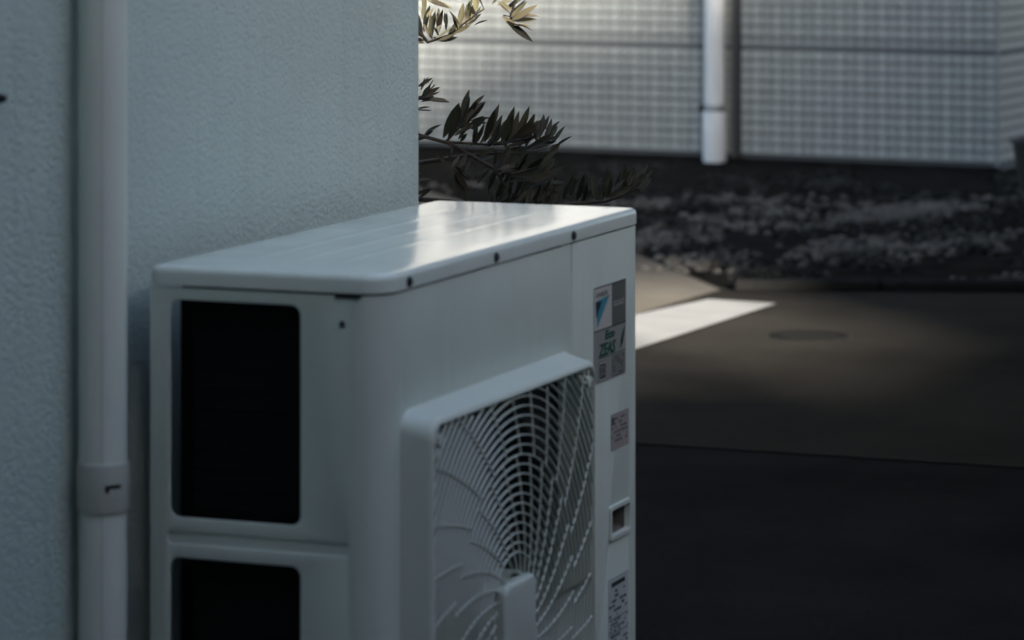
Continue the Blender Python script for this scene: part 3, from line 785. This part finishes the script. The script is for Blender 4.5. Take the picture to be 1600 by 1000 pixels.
# ------------------------------------------------------------------ shrub behind the house corner
BRANCHES = [
  ('upper',
   [[(1401,595,1419),(1413,565,1323),(1424,537,1284),(1436,506,1295),(1450,471,1323),(1459,449,1340)],[(1447,464,1419),(1451,454,1355),(1453,448,1341)]],
   [(1424,538,1355,1425,493,1342),(1391,533,1324,1387,529,1354),(1470,564,1310,1486,559,1344),(1457,556,1302,1449,543,1330),(1438,541,1292,1433,527,1336),(1406,522,1294,1392,511,1324),(1414,514,1302,1432,520,1342),(1475,525,1301,1489,528,1331),(1474,521,1294,1469,497,1324),(1433,490,1304,1445,477,1344),(1475,500,1305,1496,489,1347),(1492,497,1312,1479,479,1345),(1452,524,1287,1466,509,1293),(1449,505,1298,1448,467,1312),(1457,474,1320,1449,445,1342),(1496,501,1307,1522,480,1328),(1437,546,1283,1419,568,1282),(1470,561,1284,1469,572,1304),(1466,564,1294,1475,582,1331),(1438,534,1288,1428,548,1317),(1450,527,1293,1443,536,1311),(1421,481,1305,1409,488,1330),(1493,476,1329,1472,474,1362),(1397,512,1292,1414,483,1308)]),
  ('upper_tip',
   [[(1430,389,1399),(1433,383,1356),(1429,391,1329),(1425,402,1331)],[(1439,395,1328),(1441,389,1318)]],
   [(1427,414,1347,1431,385,1361),(1481,420,1338,1479,387,1361),(1429,392,1327,1429,357,1353),(1450,399,1326,1458,352,1334),(1419,401,1330,1442,374,1301),(1423,382,1317,1437,354,1310),(1479,400,1350,1468,378,1368),(1398,376,1341,1378,393,1356)]),
  ('edge',
   [[(1463,634,1190),(1479,593,1184),(1487,571,1190),(1494,553,1209)]],
   [(1486,576,1201,1480,561,1222),(1462,560,1195,1457,535,1218),(1475,563,1191,1465,533,1207),(1494,580,1189,1519,563,1197),(1518,590,1177,1543,553,1187),(1515,597,1164,1506,561,1161),(1453,571,1192,1468,589,1223),(1500,585,1182,1506,558,1189)]),
  ('low_edge',
   [[(1515,656,1022),(1531,616,1033),(1539,595,1022)]],
   [(1528,608,1040,1553,582,1047),(1499,592,1020,1497,561,1033),(1510,606,1033,1491,610,1069)]),
  ('fan',
   [[(1357,588,1144),(1372,548,1139),(1382,524,1130),(1396,489,1119),(1419,430,1116)],[(1416,501,1119),(1422,486,1137),(1428,470,1153),(1432,460,1166)],[(1380,524,1130),(1385,511,1139)]],
   [(1355,472,1129,1345,442,1181),(1376,461,1143,1389,461,1184),(1396,464,1147,1393,445,1198),(1373,448,1156,1403,431,1195),(1406,454,1157,1404,424,1190),(1372,441,1152,1364,407,1168),(1376,460,1138,1395,435,1156),(1375,459,1123,1361,438,1142),(1408,468,1140,1405,445,1170),(1452,495,1133,1433,497,1167),(1417,454,1165,1435,441,1177),(1403,458,1144,1430,448,1146),(1407,466,1151,1404,442,1187),(1378,523,1131,1364,501,1142),(1403,460,1149,1406,424,1156)]),
  ('comb',
   [[(1354,513,1132),(1368,477,1121),(1382,443,1102),(1393,414,1081),(1406,379,1067)],[(1366,477,1123),(1389,418,1119),(1404,378,1123),(1419,341,1134),(1422,333,1141)],[(1367,437,1103),(1384,393,1107),(1403,344,1105),(1419,305,1121)]],
   [(1327,412,1124,1322,394,1161),(1352,406,1126,1345,387,1185),(1355,395,1126,1376,385,1171),(1352,377,1127,1342,349,1185),(1430,393,1121,1439,378,1172),(1440,386,1120,1444,362,1181),(1435,374,1121,1450,353,1161),(1427,364,1128,1447,343,1155),(1391,373,1131,1390,329,1152),(1381,322,1135,1402,312,1168),(1448,339,1125,1472,330,1160),(1398,312,1130,1411,300,1157),(1444,323,1118,1457,306,1149),(1442,333,1114,1451,312,1130),(1421,342,1123,1430,341,1158),(1361,389,1124,1384,382,1162),(1431,400,1116,1415,387,1164),(1417,440,1118,1445,422,1142),(1393,417,1114,1385,382,1139),(1429,388,1115,1422,360,1156),(1445,366,1121,1462,344,1143),(1362,328,1121,1361,292,1143),(1393,408,1117,1412,368,1129),(1411,392,1114,1446,355,1121),(1373,344,1116,1370,291,1128),(1408,448,1117,1396,420,1137)]),
  ('mass',
   [[(1335,424,1106),(1348,390,1085),(1365,346,1070),(1378,312,1056),(1397,263,1033)],[(1331,350,1077),(1346,311,1088),(1356,286,1110)],[(1346,389,1085),(1353,370,1056),(1357,360,1027)]],
   [(1326,482,1108,1349,469,1086),(1316,444,1082,1340,429,1045),(1286,426,1093,1297,417,1071),(1294,441,1088,1315,433,1109),(1356,402,1047,1359,391,1026),(1327,410,1103,1317,378,1119),(1294,358,1090,1306,340,1121),(1341,365,1082,1364,349,1112),(1355,359,1079,1350,328,1110),(1337,339,1079,1359,316,1111),(1356,335,1080,1347,298,1105),(1390,333,1079,1416,306,1101),(1323,300,1090,1335,273,1121),(1327,370,1079,1351,344,1086),(1326,353,1074,1330,309,1081),(1349,343,1068,1383,312,1076),(1317,316,1067,1317,271,1081),(1351,373,1054,1372,366,1084),(1347,356,1047,1350,340,1078),(1384,354,1038,1402,343,1072),(1316,311,1040,1338,301,1074),(1334,301,1039,1332,281,1071),(1400,309,1031,1401,296,1061),(1364,391,1031,1354,376,1062),(1377,377,1024,1368,362,1055),(1315,337,1031,1322,317,1054),(1345,311,1029,1362,273,1048),(1379,380,1064,1382,397,1036),(1301,333,1068,1292,334,1040),(1357,338,1057,1354,345,1028),(1379,329,1049,1379,326,1022),(1325,292,1053,1319,276,1031),(1365,401,1083,1351,419,1055),(1359,394,1082,1387,381,1095),(1342,399,1089,1361,373,1085),(1359,350,1085,1364,316,1092),(1393,346,1083,1405,313,1087),(1382,375,1038,1389,332,1052),(1372,388,1024,1396,362,1036),(1369,325,1060,1381,288,1054),(1331,294,1075,1355,265,1088),(1295,447,1100,1306,438,1122),(1287,405,1102,1265,410,1081)]),
  ('tip',
   [[(1297,303,1026),(1323,236,1034),(1340,193,1037),(1351,164,1048),(1360,140,1069),(1368,120,1086)]],
   [(1358,271,1036,1348,257,1066),(1371,262,1039,1368,255,1073),(1345,241,1038,1342,229,1082),(1353,233,1036,1337,223,1066),(1337,214,1040,1361,205,1077),(1320,194,1042,1326,198,1068),(1336,194,1043,1332,181,1088),(1310,177,1047,1293,164,1078),(1400,200,1039,1420,190,1076),(1390,187,1042,1403,189,1066),(1407,184,1045,1394,176,1093),(1376,162,1055,1383,143,1090),(1379,153,1061,1396,161,1082),(1399,153,1050,1425,142,1071),(1341,122,1075,1352,114,1089),(1355,242,1031,1374,222,1057),(1359,216,1034,1383,194,1057),(1337,184,1041,1367,159,1062),(1316,267,1031,1323,260,1062),(1369,266,1027,1385,250,1051),(1347,162,1048,1346,131,1058),(1305,273,1030,1313,270,1056)]),
]

shrub = empty('evergreen_shrub', (1.72, 1.02, 0)); tag(shrub, 'narrow leaved evergreen shrub reaching out from behind the stucco wall corner', 'shrub')
bm = bmesh.new()
trunk = [(1.72, 1.02, -.03), (1.70, 1.0, .5), (1.66, .95, .95), (1.64, .93, 1.4), (1.66, .97, 2.0), (1.7, 1.0, 2.5)]
tube(bm, trunk, [.035, .03, .024, .018, .012, .006], 10)
bm_obj('trunk', bm, M['bark'], shrub, 60)
# one leaf: lance shaped, folded along the midrib, bent along its length; length 1 along +X
def leaf_mesh(name, m, curl, w=.105):
    V, F = [], []
    st_ = [(0, .10), (.10, .42), (.28, .88), (.48, 1.0), (.68, .86), (.86, .48), (1.0, .03)]
    for t, q in st_:
        zc = curl * (t * t - t * .2)
        V += [(t, w * q, zc + w * q * .35), (t, 0, zc), (t, -w * q, zc + w * q * .35)]
    for i in range(len(st_) - 1):
        a = i * 3; b = a + 3
        F += [(a, a + 1, b + 1, b), (a + 1, a + 2, b + 2, b + 1)]
    me = bpy.data.meshes.new(name); me.from_pydata(V, [], F); me.update(); me.materials.append(m)
    for p in me.polygons: p.use_smooth = True
    return me
LM = {k: [leaf_mesh('leaf', M[k], c, w) for c, w in ((.10, .095), (-.08, .11), (.22, .105), (-.2, .10))] for k in ('leaf', 'leaf_old', 'leaf_sunlit')}
def leaf_matrix(b, t, roll):
    x = (t - b); l = x.length; x.normalize()
    up = Vector((-.80, -.33, .5)); 
    y = up.cross(x)
    if y.length < .05: y = Vector((0, 1, 0)).cross(x)
    y.normalize(); y = Matrix.Rotation(roll, 3, x) @ y; z = x.cross(y)
    m = Matrix.Identity(4)
    for i in range(3): m[i][0] = x[i] * l; m[i][1] = y[i] * l; m[i][2] = z[i] * l
    m.translation = b
    return m
for nm, twigs, leaves in BRANCHES:
    bm = bmesh.new()
    for ti, tw in enumerate(twigs):
        pts = [Vector(p) / 1000 for p in tw]
        if ti == 0:
            s = pts[0]; tgt = min((Vector(q) for q in trunk), key=lambda q: abs(q.z - (s.z - .08)))
            mid = (tgt + s) / 2 + Vector((0, 0, .03)); pts = [tgt, mid] + pts
        n = len(pts); r0 = .0052 if ti == 0 else .0026
        tube(bm, pts, [r0 * (1 - .78 * i / max(1, n - 1)) for i in range(n)], 6)
    br = bm_obj('branch', bm, M['bark'], shrub, 60)
    full = list(leaves)
    for lv in leaves:                      # a second flush of leaves among the first
        dl = [random.uniform(-9, 9) for _ in range(3)]; de = [random.uniform(-13, 13) for _ in range(3)]
        full.append(tuple(lv[i] + dl[i] for i in range(3)) + tuple(lv[3 + i] + dl[i] + de[i] for i in range(3)))
    for lv in full:
        b = Vector(lv[:3]) / 1000; t = Vector(lv[3:]) / 1000
        k = 'leaf_sunlit' if nm.startswith('upper') and random.random() < .72 else ('leaf_old' if random.random() < .3 else 'leaf')
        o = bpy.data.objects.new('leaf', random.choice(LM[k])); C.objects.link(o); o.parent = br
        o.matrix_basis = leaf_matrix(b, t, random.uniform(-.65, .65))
# the rest of the crown, hidden behind the wall and above the frame
VV, FF = [], []
lm = LM['leaf'][0]
for _ in range(420):
    a = random.uniform(0, 6.28); rr = random.uniform(.05, .42); z = random.uniform(1.45, 2.7)
    b = Vector((1.78 + rr * math.cos(a) * .8, 1.25 + rr * math.sin(a) * .7, z))
    if b.y < .66 + .0 * z and z < 1.75: continue
    d = Vector((math.cos(a), math.sin(a), random.uniform(.1, 1.2))).normalized()
    mm = leaf_matrix(b, b + d * random.uniform(.04, .055), random.uniform(-1, 1)); i = len(VV)
    VV += [mm @ v.co for v in lm.vertices]; FF += [tuple(i + j for j in p.vertices) for p in lm.polygons]
fo = raw('foliage', VV, FF, M['leaf'], shrub, None); fo['kind'] = 'stuff'
